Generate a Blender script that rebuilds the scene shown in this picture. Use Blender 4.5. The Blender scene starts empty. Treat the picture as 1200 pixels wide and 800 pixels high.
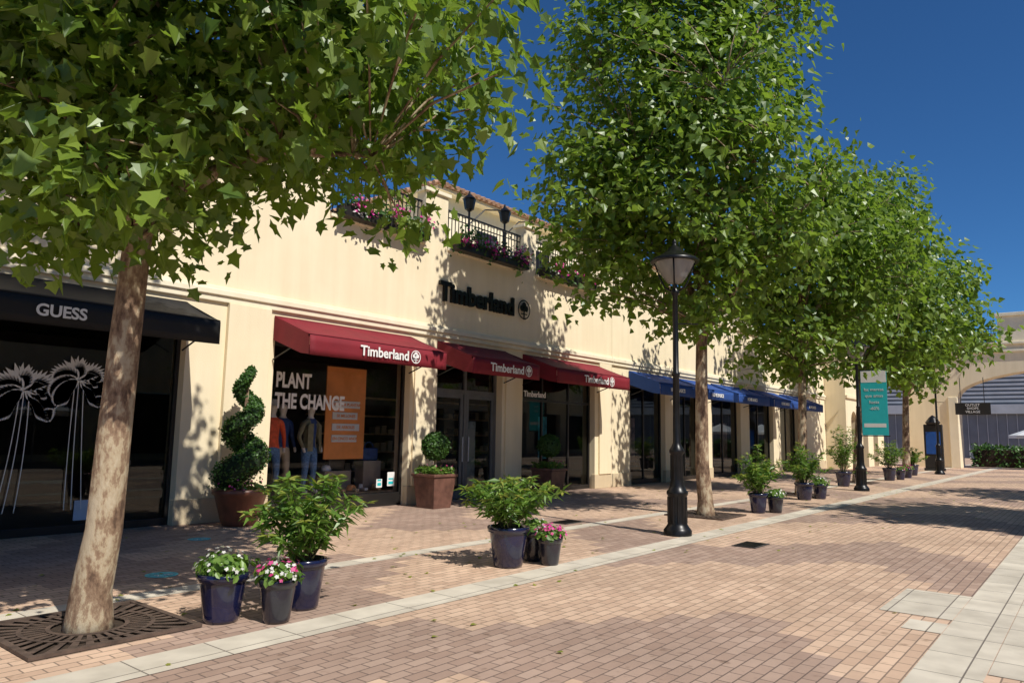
import bpy, math, random
import numpy as np
from mathutils import Vector, Matrix
random.seed(7); rng=np.random.default_rng(11)
sc=bpy.context.scene; col=sc.collection
# ---------------------------------------------------------------- materials
def newmat(n):
    m=bpy.data.materials.new(n); m.use_nodes=True
    nt=m.node_tree; b=nt.nodes["Principled BSDF"]
    return m,nt,b
def mat(n,c,rough=.6,var=.15,scale=4.0,bump=0.0,bscale=40.,metal=0.,spec=.5,coat=0.):
    m,nt,b=newmat(n); N=nt.nodes;L=nt.links
    tc=N.new("ShaderNodeTexCoord"); no=N.new("ShaderNodeTexNoise"); no.inputs["Scale"].default_value=scale; no.inputs["Detail"].default_value=3
    L.new(tc.outputs["Object"],no.inputs["Vector"])
    r=N.new("ShaderNodeValToRGB"); r.color_ramp.elements[0].position=.3; r.color_ramp.elements[1].position=.7
    r.color_ramp.elements[0].color=tuple(x*(1-var) for x in c)+(1,); r.color_ramp.elements[1].color=tuple(min(1,x*(1+var)) for x in c)+(1,)
    L.new(no.outputs["Fac"],r.inputs["Fac"]); L.new(r.outputs["Color"],b.inputs["Base Color"])
    b.inputs["Roughness"].default_value=rough; b.inputs["Metallic"].default_value=metal
    b.inputs["Specular IOR Level"].default_value=spec; b.inputs["Coat Weight"].default_value=coat
    if bump>0:
        n2=N.new("ShaderNodeTexNoise"); n2.inputs["Scale"].default_value=bscale; n2.inputs["Detail"].default_value=3
        L.new(tc.outputs["Object"],n2.inputs["Vector"]); bp=N.new("ShaderNodeBump"); bp.inputs["Strength"].default_value=bump; bp.inputs["Distance"].default_value=.02
        L.new(n2.outputs["Fac"],bp.inputs["Height"]); L.new(bp.outputs["Normal"],b.inputs["Normal"])
    return m
def leafmat(n,c0,c1,ct,trans=.35,rough=.45):
    m,nt,b=newmat(n);N=nt.nodes;L=nt.links; N.remove(b)
    g=N.new("ShaderNodeNewGeometry"); r=N.new("ShaderNodeValToRGB")
    r.color_ramp.elements[0].color=c0+(1,); r.color_ramp.elements[1].color=c1+(1,)
    d=N.new("ShaderNodeBsdfDiffuse"); gl=N.new("ShaderNodeBsdfGlossy"); gl.inputs["Roughness"].default_value=rough; gl.inputs["Color"].default_value=(.9,.95,.9,1)
    L.new(g.outputs["Random Per Island"],r.inputs["Fac"]); L.new(r.outputs["Color"],d.inputs["Color"])
    m1=N.new("ShaderNodeMixShader"); m1.inputs[0].default_value=.05; L.new(d.outputs[0],m1.inputs[1]); L.new(gl.outputs[0],m1.inputs[2])
    t=N.new("ShaderNodeBsdfTranslucent"); t.inputs["Color"].default_value=ct+(1,)
    mx=N.new("ShaderNodeMixShader"); mx.inputs[0].default_value=trans
    L.new(m1.outputs[0],mx.inputs[1]); L.new(t.outputs[0],mx.inputs[2]); L.new(mx.outputs[0],N["Material Output"].inputs["Surface"])
    return m
def stucco(n,c):
    m,nt,b=newmat(n);N=nt.nodes;L=nt.links
    tc=N.new("ShaderNodeTexCoord"); a=N.new("ShaderNodeTexNoise"); a.inputs["Scale"].default_value=.7; a.inputs["Detail"].default_value=6; a.inputs["Roughness"].default_value=.65
    mp=N.new("ShaderNodeMapping"); mp.inputs["Scale"].default_value=(3,3,.3); s=N.new("ShaderNodeTexNoise"); s.inputs["Scale"].default_value=1.5; s.inputs["Detail"].default_value=4
    L.new(tc.outputs["Object"],a.inputs["Vector"]); L.new(tc.outputs["Object"],mp.inputs["Vector"]); L.new(mp.outputs[0],s.inputs["Vector"])
    ad=N.new("ShaderNodeMath"); L.new(a.outputs["Fac"],ad.inputs[0]); L.new(s.outputs["Fac"],ad.inputs[1])
    r=N.new("ShaderNodeValToRGB"); r.color_ramp.elements[0].position=.35; r.color_ramp.elements[1].position=.62
    mu=N.new("ShaderNodeMath"); mu.operation='MULTIPLY'; mu.inputs[1].default_value=.5; L.new(ad.outputs[0],mu.inputs[0]); L.new(mu.outputs[0],r.inputs["Fac"])
    r.color_ramp.elements[0].color=(c[0]*.90,c[1]*.89,c[2]*.86,1); r.color_ramp.elements[1].color=c+(1,)
    L.new(r.outputs["Color"],b.inputs["Base Color"]); b.inputs["Roughness"].default_value=.85; b.inputs["Specular IOR Level"].default_value=.25
    f=N.new("ShaderNodeTexNoise"); f.inputs["Scale"].default_value=60; f.inputs["Detail"].default_value=2; L.new(tc.outputs["Object"],f.inputs["Vector"])
    bp=N.new("ShaderNodeBump"); bp.inputs["Strength"].default_value=.25; bp.inputs["Distance"].default_value=.01; L.new(f.outputs["Fac"],bp.inputs["Height"]); L.new(bp.outputs[0],b.inputs["Normal"])
    return m
def bark():
    m,nt,b=newmat("plane_bark");N=nt.nodes;L=nt.links
    tc=N.new("ShaderNodeTexCoord"); mp=N.new("ShaderNodeMapping"); mp.inputs["Scale"].default_value=(1,1,.45); L.new(tc.outputs["Object"],mp.inputs[0])
    a=N.new("ShaderNodeTexNoise"); a.inputs["Scale"].default_value=17; a.inputs["Detail"].default_value=7; a.inputs["Roughness"].default_value=.68; L.new(mp.outputs[0],a.inputs["Vector"])
    v=N.new("ShaderNodeTexNoise"); v.inputs["Scale"].default_value=5; v.inputs["Detail"].default_value=3; L.new(mp.outputs[0],v.inputs["Vector"])
    ad=N.new("ShaderNodeMath"); ad.operation='MULTIPLY_ADD'; ad.inputs[1].default_value=.45; L.new(v.outputs["Fac"],ad.inputs[0]); mu=N.new("ShaderNodeMath"); mu.operation='MULTIPLY'; mu.inputs[1].default_value=.55; L.new(a.outputs["Fac"],mu.inputs[0]); L.new(mu.outputs[0],ad.inputs[2])
    r=N.new("ShaderNodeValToRGB"); e=r.color_ramp.elements; e[0].position=.41;e[0].color=(.11,.065,.04,1); e[1].position=.60;e[1].color=(.48,.40,.28,1)
    x=e.new(.47);x.color=(.23,.145,.09,1); x=e.new(.52);x.color=(.31,.22,.14,1); x=e.new(.532);x.color=(.40,.31,.20,1)
    L.new(ad.outputs[0],r.inputs[0]); L.new(r.outputs[0],b.inputs["Base Color"]); b.inputs["Roughness"].default_value=.8
    bp=N.new("ShaderNodeBump"); bp.inputs["Strength"].default_value=.8; bp.inputs["Distance"].default_value=.025; L.new(ad.outputs[0],bp.inputs["Height"]); L.new(bp.outputs[0],b.inputs["Normal"])
    return m
def glassmat(n,tint,ior=1.5):
    m,nt,b=newmat(n);N=nt.nodes;L=nt.links; N.remove(b)
    t=N.new("ShaderNodeBsdfTransparent"); t.inputs[0].default_value=tint+(1,)
    g=N.new("ShaderNodeBsdfGlossy"); g.inputs["Roughness"].default_value=.015; g.inputs["Color"].default_value=(.8,.85,.85,1)
    fr=N.new("ShaderNodeFresnel"); fr.inputs[0].default_value=ior
    mx=N.new("ShaderNodeMixShader"); L.new(fr.outputs[0],mx.inputs[0]); L.new(t.outputs[0],mx.inputs[1]); L.new(g.outputs[0],mx.inputs[2]); L.new(mx.outputs[0],N["Material Output"].inputs[0])
    return m
def paving():
    m,nt,b=newmat("brick_paving");N=nt.nodes;L=nt.links
    tc=N.new("ShaderNodeTexCoord"); sp=N.new("ShaderNodeSeparateXYZ"); L.new(tc.outputs["Object"],sp.inputs[0])
    br=N.new("ShaderNodeTexBrick"); L.new(tc.outputs["Object"],br.inputs["Vector"])
    br.inputs["Scale"].default_value=1; br.inputs["Brick Width"].default_value=.21; br.inputs["Row Height"].default_value=.105; br.inputs["Mortar Size"].default_value=.006; br.inputs["Mortar Smooth"].default_value=.2
    br.inputs["Color1"].default_value=(.69,.50,.365,1); br.inputs["Color2"].default_value=(.54,.375,.27,1); br.inputs["Mortar"].default_value=(.25,.185,.14,1); br.inputs["Bias"].default_value=0
    def M(op,a,bv=None,c=None):
        n=N.new("ShaderNodeMath"); n.operation=op
        for i,v in enumerate([a,bv,c]):
            if v is None: continue
            if isinstance(v,(int,float)): n.inputs[i].default_value=v
            else: L.new(v,n.inputs[i])
        return n.outputs[0]
    yq=M('SNAP',sp.outputs[1],.315); xq=M('SNAP',sp.outputs[0],.42)
    pp=M('PINGPONG',M('ADD',yq,20.6),2.3)
    sh=M('ADD',xq,M('MULTIPLY',pp,1.15))
    md=M('PINGPONG',M('ADD',sh,100.),3.1)
    mask=M('LESS_THAN',md,1.15)
    mx=N.new("ShaderNodeMix"); mx.data_type='RGBA'; mx.blend_type='MULTIPLY'
    L.new(mask,mx.inputs[0]); L.new(br.outputs["Color"],mx.inputs[6]); mx.inputs[7].default_value=(.68,.68,.74,1)
    no=N.new("ShaderNodeTexNoise"); no.inputs["Scale"].default_value=.55; no.inputs["Detail"].default_value=7; no.inputs["Roughness"].default_value=.7; L.new(tc.outputs["Object"],no.inputs["Vector"])
    rr=N.new("ShaderNodeValToRGB"); rr.color_ramp.elements[0].position=.3; rr.color_ramp.elements[0].color=(.76,.75,.74,1); rr.color_ramp.elements[1].position=.66; rr.color_ramp.elements[1].color=(1.06,1.04,1.02,1)
    L.new(no.outputs["Fac"],rr.inputs[0])
    m2=N.new("ShaderNodeMix"); m2.data_type='RGBA'; m2.blend_type='MULTIPLY'; m2.inputs[0].default_value=1; L.new(mx.outputs[2],m2.inputs[6]); L.new(rr.outputs[0],m2.inputs[7])
    sn=N.new("ShaderNodeTexNoise"); sn.inputs["Scale"].default_value=7; sn.inputs["Detail"].default_value=2; L.new(tc.outputs["Object"],sn.inputs["Vector"])
    sr=N.new("ShaderNodeValToRGB"); sr.color_ramp.elements[0].position=.27; sr.color_ramp.elements[0].color=(.68,.66,.64,1); sr.color_ramp.elements[1].position=.37; sr.color_ramp.elements[1].color=(1,1,1,1); L.new(sn.outputs["Fac"],sr.inputs[0])
    m3=N.new("ShaderNodeMix"); m3.data_type='RGBA'; m3.blend_type='MULTIPLY'; m3.inputs[0].default_value=1; L.new(m2.outputs[2],m3.inputs[6]); L.new(sr.outputs[0],m3.inputs[7])
    L.new(m3.outputs[2],b.inputs["Base Color"]); b.inputs["Roughness"].default_value=.75; b.inputs["Specular IOR Level"].default_value=.3
    bp=N.new("ShaderNodeBump"); bp.invert=True; bp.inputs["Strength"].default_value=.4; bp.inputs["Distance"].default_value=.006; L.new(br.outputs["Fac"],bp.inputs["Height"]); L.new(bp.outputs[0],b.inputs["Normal"])
    return m
def slabmat():
    m,nt,b=newmat("pale_stone_slabs");N=nt.nodes;L=nt.links
    tc=N.new("ShaderNodeTexCoord"); br=N.new("ShaderNodeTexBrick"); L.new(tc.outputs["Object"],br.inputs["Vector"]); br.offset=0
    br.inputs["Scale"].default_value=1; br.inputs["Brick Width"].default_value=.6; br.inputs["Row Height"].default_value=.42; br.inputs["Mortar Size"].default_value=.006
    br.inputs["Color1"].default_value=(.72,.65,.53,1); br.inputs["Color2"].default_value=(.60,.54,.44,1); br.inputs["Mortar"].default_value=(.2,.17,.14,1)
    no=N.new("ShaderNodeTexNoise"); no.inputs["Scale"].default_value=3; no.inputs["Detail"].default_value=6; L.new(tc.outputs["Object"],no.inputs["Vector"])
    rr=N.new("ShaderNodeValToRGB"); rr.color_ramp.elements[0].position=.3; rr.color_ramp.elements[0].color=(.76,.75,.74,1); rr.color_ramp.elements[1].position=.65; L.new(no.outputs["Fac"],rr.inputs[0])
    m2=N.new("ShaderNodeMix"); m2.data_type='RGBA'; m2.blend_type='MULTIPLY'; m2.inputs[0].default_value=1; L.new(br.outputs["Color"],m2.inputs[6]); L.new(rr.outputs[0],m2.inputs[7]); L.new(m2.outputs[2],b.inputs["Base Color"]); b.inputs["Roughness"].default_value=.7
    return m
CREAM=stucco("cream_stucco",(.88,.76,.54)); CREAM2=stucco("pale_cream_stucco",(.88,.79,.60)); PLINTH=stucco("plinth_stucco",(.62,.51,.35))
PAVE=paving(); SLAB=slabmat(); BARK=bark()
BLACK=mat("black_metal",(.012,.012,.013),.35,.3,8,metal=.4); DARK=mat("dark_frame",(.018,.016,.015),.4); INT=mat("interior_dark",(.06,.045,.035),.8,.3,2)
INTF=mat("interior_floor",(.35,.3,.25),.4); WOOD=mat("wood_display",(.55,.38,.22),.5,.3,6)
MAROON=mat("maroon_canvas",(.20,.008,.018),.75,.12,3,.15,150); BLUE=mat("blue_canvas",(.012,.06,.26),.75,.12,3,.15,150); BLKC=mat("black_canvas",(.008,.008,.009),.7,.2,3,.15,150)
WHITE=mat("white_paint",(.8,.8,.78),.5,.03); TERRA=mat("terracotta",(.15,.055,.032),.4,.25,6,.1,30); TERRA2=mat("brown_planter",(.15,.07,.05),.5,.3,7,.2,25)
NAVY=mat("navy_glazed_pot",(.008,.010,.04),.18,.3,5,coat=.6); CHAR=mat("charcoal_pot",(.016,.016,.026),.25,.3,5,coat=.5)
TILE=mat("roof_tile",(.38,.22,.14),.8,.3,6); SOIL=mat("soil",(.04,.025,.015),.95,.4,20,.5,60)
ORANGE=mat("orange_poster",(.9,.33,.09),.6,.08); TEAL=mat("teal_banner",(.02,.50,.54),.6,.05); TEALL=mat("teal_sticker",(.05,.5,.55),.6,.4,20)
GREYB=mat("grey_cladding",(.16,.18,.21),.5,.1,1); GREYL=mat("light_cladding",(.42,.44,.47),.5,.1,1); SCREEN=mat("kiosk_screen",(.02,.09,.35),.2,.1)
GLASS=glassmat("shop_glass",(1,1,1),1.38); GLASSD=glassmat("dark_tinted_glass",(.62,.64,.64),1.55); LGLASS=mat("lamp_glass",(.24,.24,.23),.12,.1)
LEAF=leafmat("plane_leaves",(.045,.10,.014),(.20,.28,.04),(.32,.50,.045),.36,.38)
LEAFS=leafmat("shrub_leaves",(.06,.14,.025),(.2,.32,.06),(.25,.45,.05),.3,.4); LEAFD=leafmat("box_leaves",(.025,.075,.012),(.07,.16,.025),(.08,.2,.02),.25); LEAFR=leafmat("new_shoots",(.18,.26,.04),(.36,.36,.08),(.4,.45,.06),.35)
PINK=leafmat("pink_petals",(.55,.02,.17),(.8,.14,.38),(.7,.1,.3),.3); WHF=leafmat("white_petals",(.7,.7,.65),(.85,.83,.8),(.7,.7,.6),.3); MAG=leafmat("magenta_petals",(.6,.015,.25),(.85,.06,.42),(.7,.05,.3),.3)
# ---------------------------------------------------------------- helpers
def empty(n,loc=(0,0,0)):
    e=bpy.data.objects.new(n,None); e.location=loc; col.objects.link(e); e.empty_display_size=.2; return e
def obj(n,V,Fc,m,parent=None,smooth=False):
    me=bpy.data.meshes.new(n); me.from_pydata([tuple(v) for v in V] if not isinstance(V,np.ndarray) else V.tolist(),[],Fc); me.update()
    ms=m if isinstance(m,list) else [m]
    for x in ms: me.materials.append(x)
    if smooth: me.polygons.foreach_set("use_smooth",[True]*len(me.polygons))
    o=bpy.data.objects.new(n,me); col.objects.link(o)
    if parent:
        o.parent=parent; o.matrix_parent_inverse=Matrix.Translation(-Vector(parent.location))
    return o
class B:
    def __init__(s): s.v=[];s.f=[]
    def box(s,x0,x1,y0,y1,z0,z1):
        i=len(s.v); s.v+=[(x0,y0,z0),(x1,y0,z0),(x1,y1,z0),(x0,y1,z0),(x0,y0,z1),(x1,y0,z1),(x1,y1,z1),(x0,y1,z1)]
        s.f+=[tuple(i+k for k in q) for q in [(0,3,2,1),(4,5,6,7),(0,1,5,4),(1,2,6,5),(2,3,7,6),(3,0,4,7)]]; return s
    def poly(s,pts): i=len(s.v); s.v+=list(pts); s.f.append(tuple(range(i,i+len(pts)))); return s
    def tube(s,pts,rad,n=8,cap=True):
        pts=[Vector(p) for p in pts]; i0=len(s.v); prev=None
        for k,p in enumerate(pts):
            d=(pts[min(k+1,len(pts)-1)]-pts[max(k-1,0)]).normalized()
            if prev is None: a=d.orthogonal().normalized()
            else:
                a=(prev-d*prev.dot(d)); a=a.normalized() if a.length>1e-5 else d.orthogonal().normalized()
            prev=a; b=d.cross(a); r=rad[k] if hasattr(rad,'__len__') else rad
            for j in range(n):
                t=2*math.pi*j/n; s.v.append(tuple(p+(a*math.cos(t)+b*math.sin(t))*r))
        for k in range(len(pts)-1):
            for j in range(n):
                s.f.append((i0+k*n+j,i0+k*n+(j+1)%n,i0+(k+1)*n+(j+1)%n,i0+(k+1)*n+j))
        if cap: s.f.append(tuple(i0+j for j in range(n))[::-1]); s.f.append(tuple(i0+(len(pts)-1)*n+j for j in range(n)))
        return s
    def lathe(s,c,prof,n=24):
        i0=len(s.v)
        for (r,z) in prof:
            for j in range(n):
                t=2*math.pi*j/n; s.v.append((c[0]+r*math.cos(t),c[1]+r*math.sin(t),c[2]+z))
        for k in range(len(prof)-1):
            for j in range(n):
                s.f.append((i0+k*n+j,i0+k*n+(j+1)%n,i0+(k+1)*n+(j+1)%n,i0+(k+1)*n+j))
        return s
    def out(s,n,m,parent=None,smooth=False,bevel=0):
        o=obj(n,s.v,s.f,m,parent,smooth)
        if bevel: md=o.modifiers.new("bevel","BEVEL"); md.width=bevel; md.segments=2; md.limit_method='ANGLE'
        return o
def text(n,s,size,loc,m,parent=None,rot=(math.pi/2,0,0),ext=.01,off=0.,align='CENTER',sx=1.):
    c=bpy.data.curves.new(n,"FONT"); c.body=s; c.size=size; c.extrude=ext; c.offset=off; c.align_x=align; c.materials.append(m); c.resolution_u=4
    o=bpy.data.objects.new(n,c); col.objects.link(o); o.location=loc; o.rotation_euler=rot; o.scale=(sx,1,1)
    if parent: o.parent=parent; o.matrix_parent_inverse=Matrix.Translation(-Vector(parent.location))
    return o
SH_MAPLE=(np.array([(0,0),(.40,-.04),(.31,.20),(.55,.44),(.29,.52),(0,.98),(-.29,.52),(-.55,.44),(-.31,.20),(-.40,-.04)]),[(0,1,2,3,4,5),(0,5,6,7,8,9)])
SH_SIMPLE=(np.array([(0,0),(.50,.16),(.30,.50),(0,.95),(-.30,.50),(-.50,.16)]),[(0,1,2,3),(0,3,4,5)])
SH_NARROW=(np.array([(0,0),(.17,.4),(0,1.0),(-.17,.4)]),[(0,1,2),(0,2,3)])
SH_OVAL=(np.array([(0,0),(.32,.25),(.32,.65),(0,.95),(-.32,.65),(-.32,.25)]),[(0,1,2,3),(0,3,4,5)])
SH_FLOWER=(np.array([(math.cos(a)*r,.5+math.sin(a)*r) for k in range(5) for a,r in ((k*1.2566,.5),(k*1.2566+.628,.3))]),[tuple(range(10))])
def leaves(n,P,size,m,parent,shape,normal=None,dirn=None,nspread=.6,fold=.18,droop=.25):
    N=len(P); size=np.asarray(size)*np.ones(N)
    if normal is None: normal=np.tile(np.array([0,0,1.]),(N,1))
    nn=normal+rng.normal(0,nspread,(N,3)); nn/=np.linalg.norm(nn,axis=1)[:,None]+1e-9
    if dirn is None: dirn=rng.normal(0,1,(N,3))
    t=dirn-nn*(dirn*nn).sum(1)[:,None]; t/=np.linalg.norm(t,axis=1)[:,None]+1e-9
    b=np.cross(t,nn); S,Fs=shape
    fo=fold*rng.uniform(-.3,1.6,N); dr_=droop*rng.uniform(-.2,1.8,N); asp=rng.uniform(.8,1.12,N)
    x=S[:,0];y=S[:,1]; w=fo[:,None]*np.abs(x)[None,:]-dr_[:,None]*(y*y)[None,:]
    V=P[:,None,:]+size[:,None,None]*(x[None,:,None]*asp[:,None,None]*b[:,None,:]+y[None,:,None]*t[:,None,:]+w[:,:,None]*nn[:,None,:])
    k=len(S); base=np.arange(N)*k; F=[]
    for f in Fs: F+= (base[:,None]+np.array(f)[None,:]).tolist()
    return obj(n,V.reshape(-1,3),F,m,parent)
# ---------------------------------------------------------------- trees
def tree(base,top,crown,nclu,nleaf,lsize,shape,zmin,forkz,seed,trunkr=.16,sides=10,sig=.36):
    R=np.random.default_rng(seed); e=empty("plane_tree",base); base=Vector(base);top=Vector(top)
    b=B(); H=top.z
    tp=[];rd=[]
    for k in range(13):
        t=k/12; p=base.lerp(top,t)+Vector((math.sin(t*5+seed)*.07,math.cos(t*4.2+seed)*.07,0))*(1 if k else 0); tp.append(p); rd.append(trunkr*(1-t)**.8*.9+.015)
    b.tube([base-Vector((0,0,.05)),base+Vector((0,0,.10)),base+Vector((0,0,.3)).lerp(tp[1]-base,0.0)]+tp[1:],[trunkr*1.38,trunkr*1.2,trunkr*1.05]+rd[1:],sides)
    C=[]; W=[c[3]*c[4]*c[5]*(c[6] if len(c)>6 else 1) for c in crown]; W=np.array(W)/sum(W)
    while len(C)<nclu:
        k=R.choice(len(crown),p=W); c=crown[k]; d=R.normal(0,1,3); d/=np.linalg.norm(d); r=R.uniform(.10,1)**.42*.98
        lump=1+.17*math.sin(5*d[0]+seed)*math.cos(4*d[1]+seed*2)+.15*math.sin(7*d[2]+3*d[0]+seed)
        q=np.array(c[:3])+d*r*lump*np.array(c[3:6])
        hole=math.sin(q[0]*2.3+seed)*math.sin(q[1]*2.1+1.3*seed)*math.sin(q[2]*2.2+seed*.7)
        if hole>.36: continue
        if q[2]<zmin+.15: continue
        C.append(q)
    C=np.array(C)
    samples=[]; nl=13
    for k in range(nl):
        a=k*2.4+seed; hz=forkz+(H-forkz)*.62*(k/nl)
        t=(hz-base.z)/(H-base.z); p0=tp[min(12,int(t*12))].lerp(tp[min(12,int(t*12)+1)],t*12-int(t*12))
        c=crown[k%len(crown)]; el=R.uniform(.1,.75)
        d=Vector((math.cos(a)*math.cos(el),math.sin(a)*math.cos(el),math.sin(el)))
        ce=Vector(c[:3]); p2=Vector((ce.x+d.x*c[3]*.8,ce.y+d.y*c[4]*.8,max(hz+.5,ce.z+(d.z-.35)*c[5]*.75)))
        p1=p0.lerp(p2,.45)+Vector((0,0,.5)); pts=[];rr=[]
        r0=trunkr*(.5-.2*k/nl)
        for j in range(9):
            u=j/8; p=p0*(1-u)**2+p1*2*u*(1-u)+p2*u*u+Vector(R.normal(0,.04,3))*(1 if j else 0); pts.append(p); rr.append(r0*(1-u)+.012)
            if j>1: samples.append((p,r0*(1-u)*.6+.008))
        b.tube(pts,rr,6)
    for k in range(4,13): samples.append((tp[k],rd[k]*.5))
    SP=np.array([tuple(s[0]) for s in samples])
    out=[]
    for q in C:
        dd=np.linalg.norm((SP-q),axis=1)+np.where(SP[:,2]>q[2]+.2,1.2,0); i=int(np.argmin(dd)); s=samples[i][0]; qv=Vector(q)
        mid=s.lerp(qv,.5)+Vector((0,0,.12)); b.tube([s,mid,qv],[min(.03,samples[i][1]),.013,.005],4,False)
        out.append((q-np.array(s))/(np.linalg.norm(q-np.array(s))+1e-6))
    b.out("trunk_and_limbs",BARK,e,True)
    out=np.array(out)
    per=R.integers(int(nleaf*.35),int(nleaf*1.65),len(C)); idx=np.repeat(np.arange(len(C)),per)
    g=np.clip(R.normal(0,1,(len(idx),3)),-1.75,1.75)
    P=C[idx]+g*np.array([sig,sig,sig*.75]) - out[idx]*(R.uniform(0,.45,len(idx)))[:,None]
    cen=np.array(crown[0][:3]); nrm=(P-cen)/np.array(crown[0][3:6]); nrm=nrm*.5+np.array([-.1,-.35,.8])
    dr=P-C[idx]+out[idx]*.2+np.array([0,0,-.35])
    keep=P[:,2]>zmin-.25
    P=P[keep];nrm=nrm[keep];dr=dr[keep]
    leaves("foliage",P,lsize*R.uniform(.5,1.25,len(P)),LEAF,e,shape,nrm,dr,.75)
    return e
T=tree
T((2.6,6.4,0),(2.95,5.9,9.4),[(2.95,5.9,5.6,2.55,2.55,2.6),(3.6,4.9,3.85,.5,.5,.4),(2.1,6.6,4.0,1.2,1.1,.9),(2.9,5.9,8.6,2.2,2.2,2.4,.8)],540,64,.145,SH_MAPLE,2.75,3.1,3,.145,14,.27)
T((14.4,6.43,0),(13.9,6.1,11.8),[(13.7,6.25,6.8,2.9,2.9,3.3),(12.75,7.1,9.2,1.9,1.9,2.2),(14.9,5.3,10.0,1.6,1.6,2.2),(12.1,7.8,5.9,1.5,1.5,1.7),(13.8,6.2,11.4,1.7,1.7,1.7)],500,54,.175,SH_SIMPLE,2.9,3.6,5,.15,12,.31)
T((21.64,6.78,0),(21.6,6.5,11.0),[(21.8,6.3,6.6,2.7,2.7,3.3),(22.8,5.4,8.5,1.4,1.4,2.0)],270,42,.21,SH_SIMPLE,3.2,3.4,8,.14,8,.36)
T((29.7,7.2,0),(30.2,6.5,12.4),[(30.3,6.3,7.4,3.0,3.0,3.9),(30.8,5.8,10.6,1.3,1.3,2.4)],250,42,.25,SH_SIMPLE,3.2,3.6,13,.16,8,.4)
T((37.5,7.0,0),(38.0,6.5,11.6),[(38.0,6.4,7.2,3.2,3.2,3.9)],170,42,.30,SH_SIMPLE,3.3,3.6,17,.17,8,.45)
T((17.5,-4.0,0),(17.5,-4.0,9.5),[(17.5,-4.0,6.3,3.0,3.0,3.0)],170,42,.28,SH_SIMPLE,3,3.2,21,.15,8,.4)
T((26.5,-4.8,0),(26.5,-4.8,9.5),[(26.5,-4.8,6.3,3.0,3.0,3.0)],110,34,.32,SH_SIMPLE,3,3.2,25,.15,8,.42)
# ---------------------------------------------------------------- ground
obj("ground",[(-250,-250,-.004),(400,-250,-.004),(400,250,-.004),(-250,250,-.004)],[(0,1,2,3)],mat("far_ground",(.3,.26,.2),.9,.2,.2))
obj("brick_pavement",[(-30,-14,0),(95,-14,0),(95,30,0),(-30,30,0)],[(0,1,2,3)],PAVE)
def sheet(n,x0,x1,y0,y1,z,m): return obj(n,[(x0,y0,z),(x1,y0,z),(x1,y1,z),(x0,y1,z)],[(0,1,2,3)],m)
sheet("stone_strip",-20,70,4.93,5.35,.004,SLAB); sheet("stone_strip",-20,70,7.1,7.38,.004,SLAB)
sheet("stone_strip",-20,70,.72,1.14,.004,SLAB); sheet("stone_strip",7.8,9.1,1.145,1.75,.004,SLAB); sheet("stone_strip",6.2,10.4,.30,.715,.004,SLAB); sheet("stone_strip",7.2,7.6,1.145,1.45,.004,SLAB)
sheet("stone_strip",-20,70,-5.2,-4.8,.004,SLAB)
for (x,y) in [(11.3,7.75),(11.0,4.2)]:
    e=empty("drain_cover",(x,y,0)); bb=B(); bb.box(x-.3,x+.3,y-.18,y+.18,.004,.012); bb.out("frame",mat("cast_iron",(.06,.055,.05),.6),e)
    bb=B(); [bb.box(x-.27+k*.06,x-.24+k*.06,y-.15,y+.15,.012,.02) for k in range(9)]; bb.out("bars",BLACK,e)
for (x,y,r) in [(4.0,8.1,.17),(5.6,10.3,.16)]:
    e=empty("floor_sticker",(x,y,0)); obj("disc",[(x+r*math.cos(a*math.pi/12),y+r*math.sin(a*math.pi/12),.006) for a in range(24)],[tuple(range(24))],TEALL,e)
    t=text("lettering","2 m",r*.7,(x,y-.08,.009),WHITE,e,(0,0,0),.0005)
def grate(x,y):
    e=empty("tree_grate",(x,y,0)); s=.62
    sh=obj("pit",[(x-s,y-s,.004),(x+s,y-s,.004),(x+s,y+s,.004),(x-s,y+s,.004)],[(0,1,2,3)],SOIL,e)
    b=B(); [b.box(*q) for q in [(x-s,x+s,y-s,y-s+.05,.006,.03),(x-s,x+s,y+s-.05,y+s,.006,.03),(x-s,x-s+.05,y-s+.05,y+s-.05,.006,.03),(x+s-.05,x+s,y-s+.05,y+s-.05,.006,.03)]]
    for k in range(36):
        a=k*math.pi/18; r1=(s-.05)/max(abs(math.cos(a)),abs(math.sin(a))); c,sn=math.cos(a),math.sin(a); w0,w1=.012,.03
        b.poly([(x+c*.26-sn*-w0,y+sn*.26+c*-w0,.024),(x+c*r1-sn*-w1,y+sn*r1+c*-w1,.024),(x+c*r1-sn*w1,y+sn*r1+c*w1,.024),(x+c*.26-sn*w0,y+sn*.26+c*w0,.024)])
    for r in (.26,.45):
        for k in range(32):
            a0=k*math.pi/16;a1=(k+1)*math.pi/16
            b.poly([(x+math.cos(a)*q,y+math.sin(a)*q,.027) for a,q in ((a0,r),(a0,r+.035),(a1,r+.035),(a1,r))])
    b.out("ironwork",mat("rusty_iron",(.09,.06,.045),.7,.4,10),e)
for x,y in [(2.6,6.4),(14.4,6.43),(21.64,6.78),(29.7,7.2)]: grate(x,y)
n=320; P=np.c_[rng.uniform(0,30,n),rng.normal(6.8,2.4,n),np.full(n,.012)]; P=P[P[:,1]<11.5]
leaves("fallen_leaves",P,.06,LEAFR,None,SH_SIMPLE,None,None,.12,.05,.1)
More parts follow.
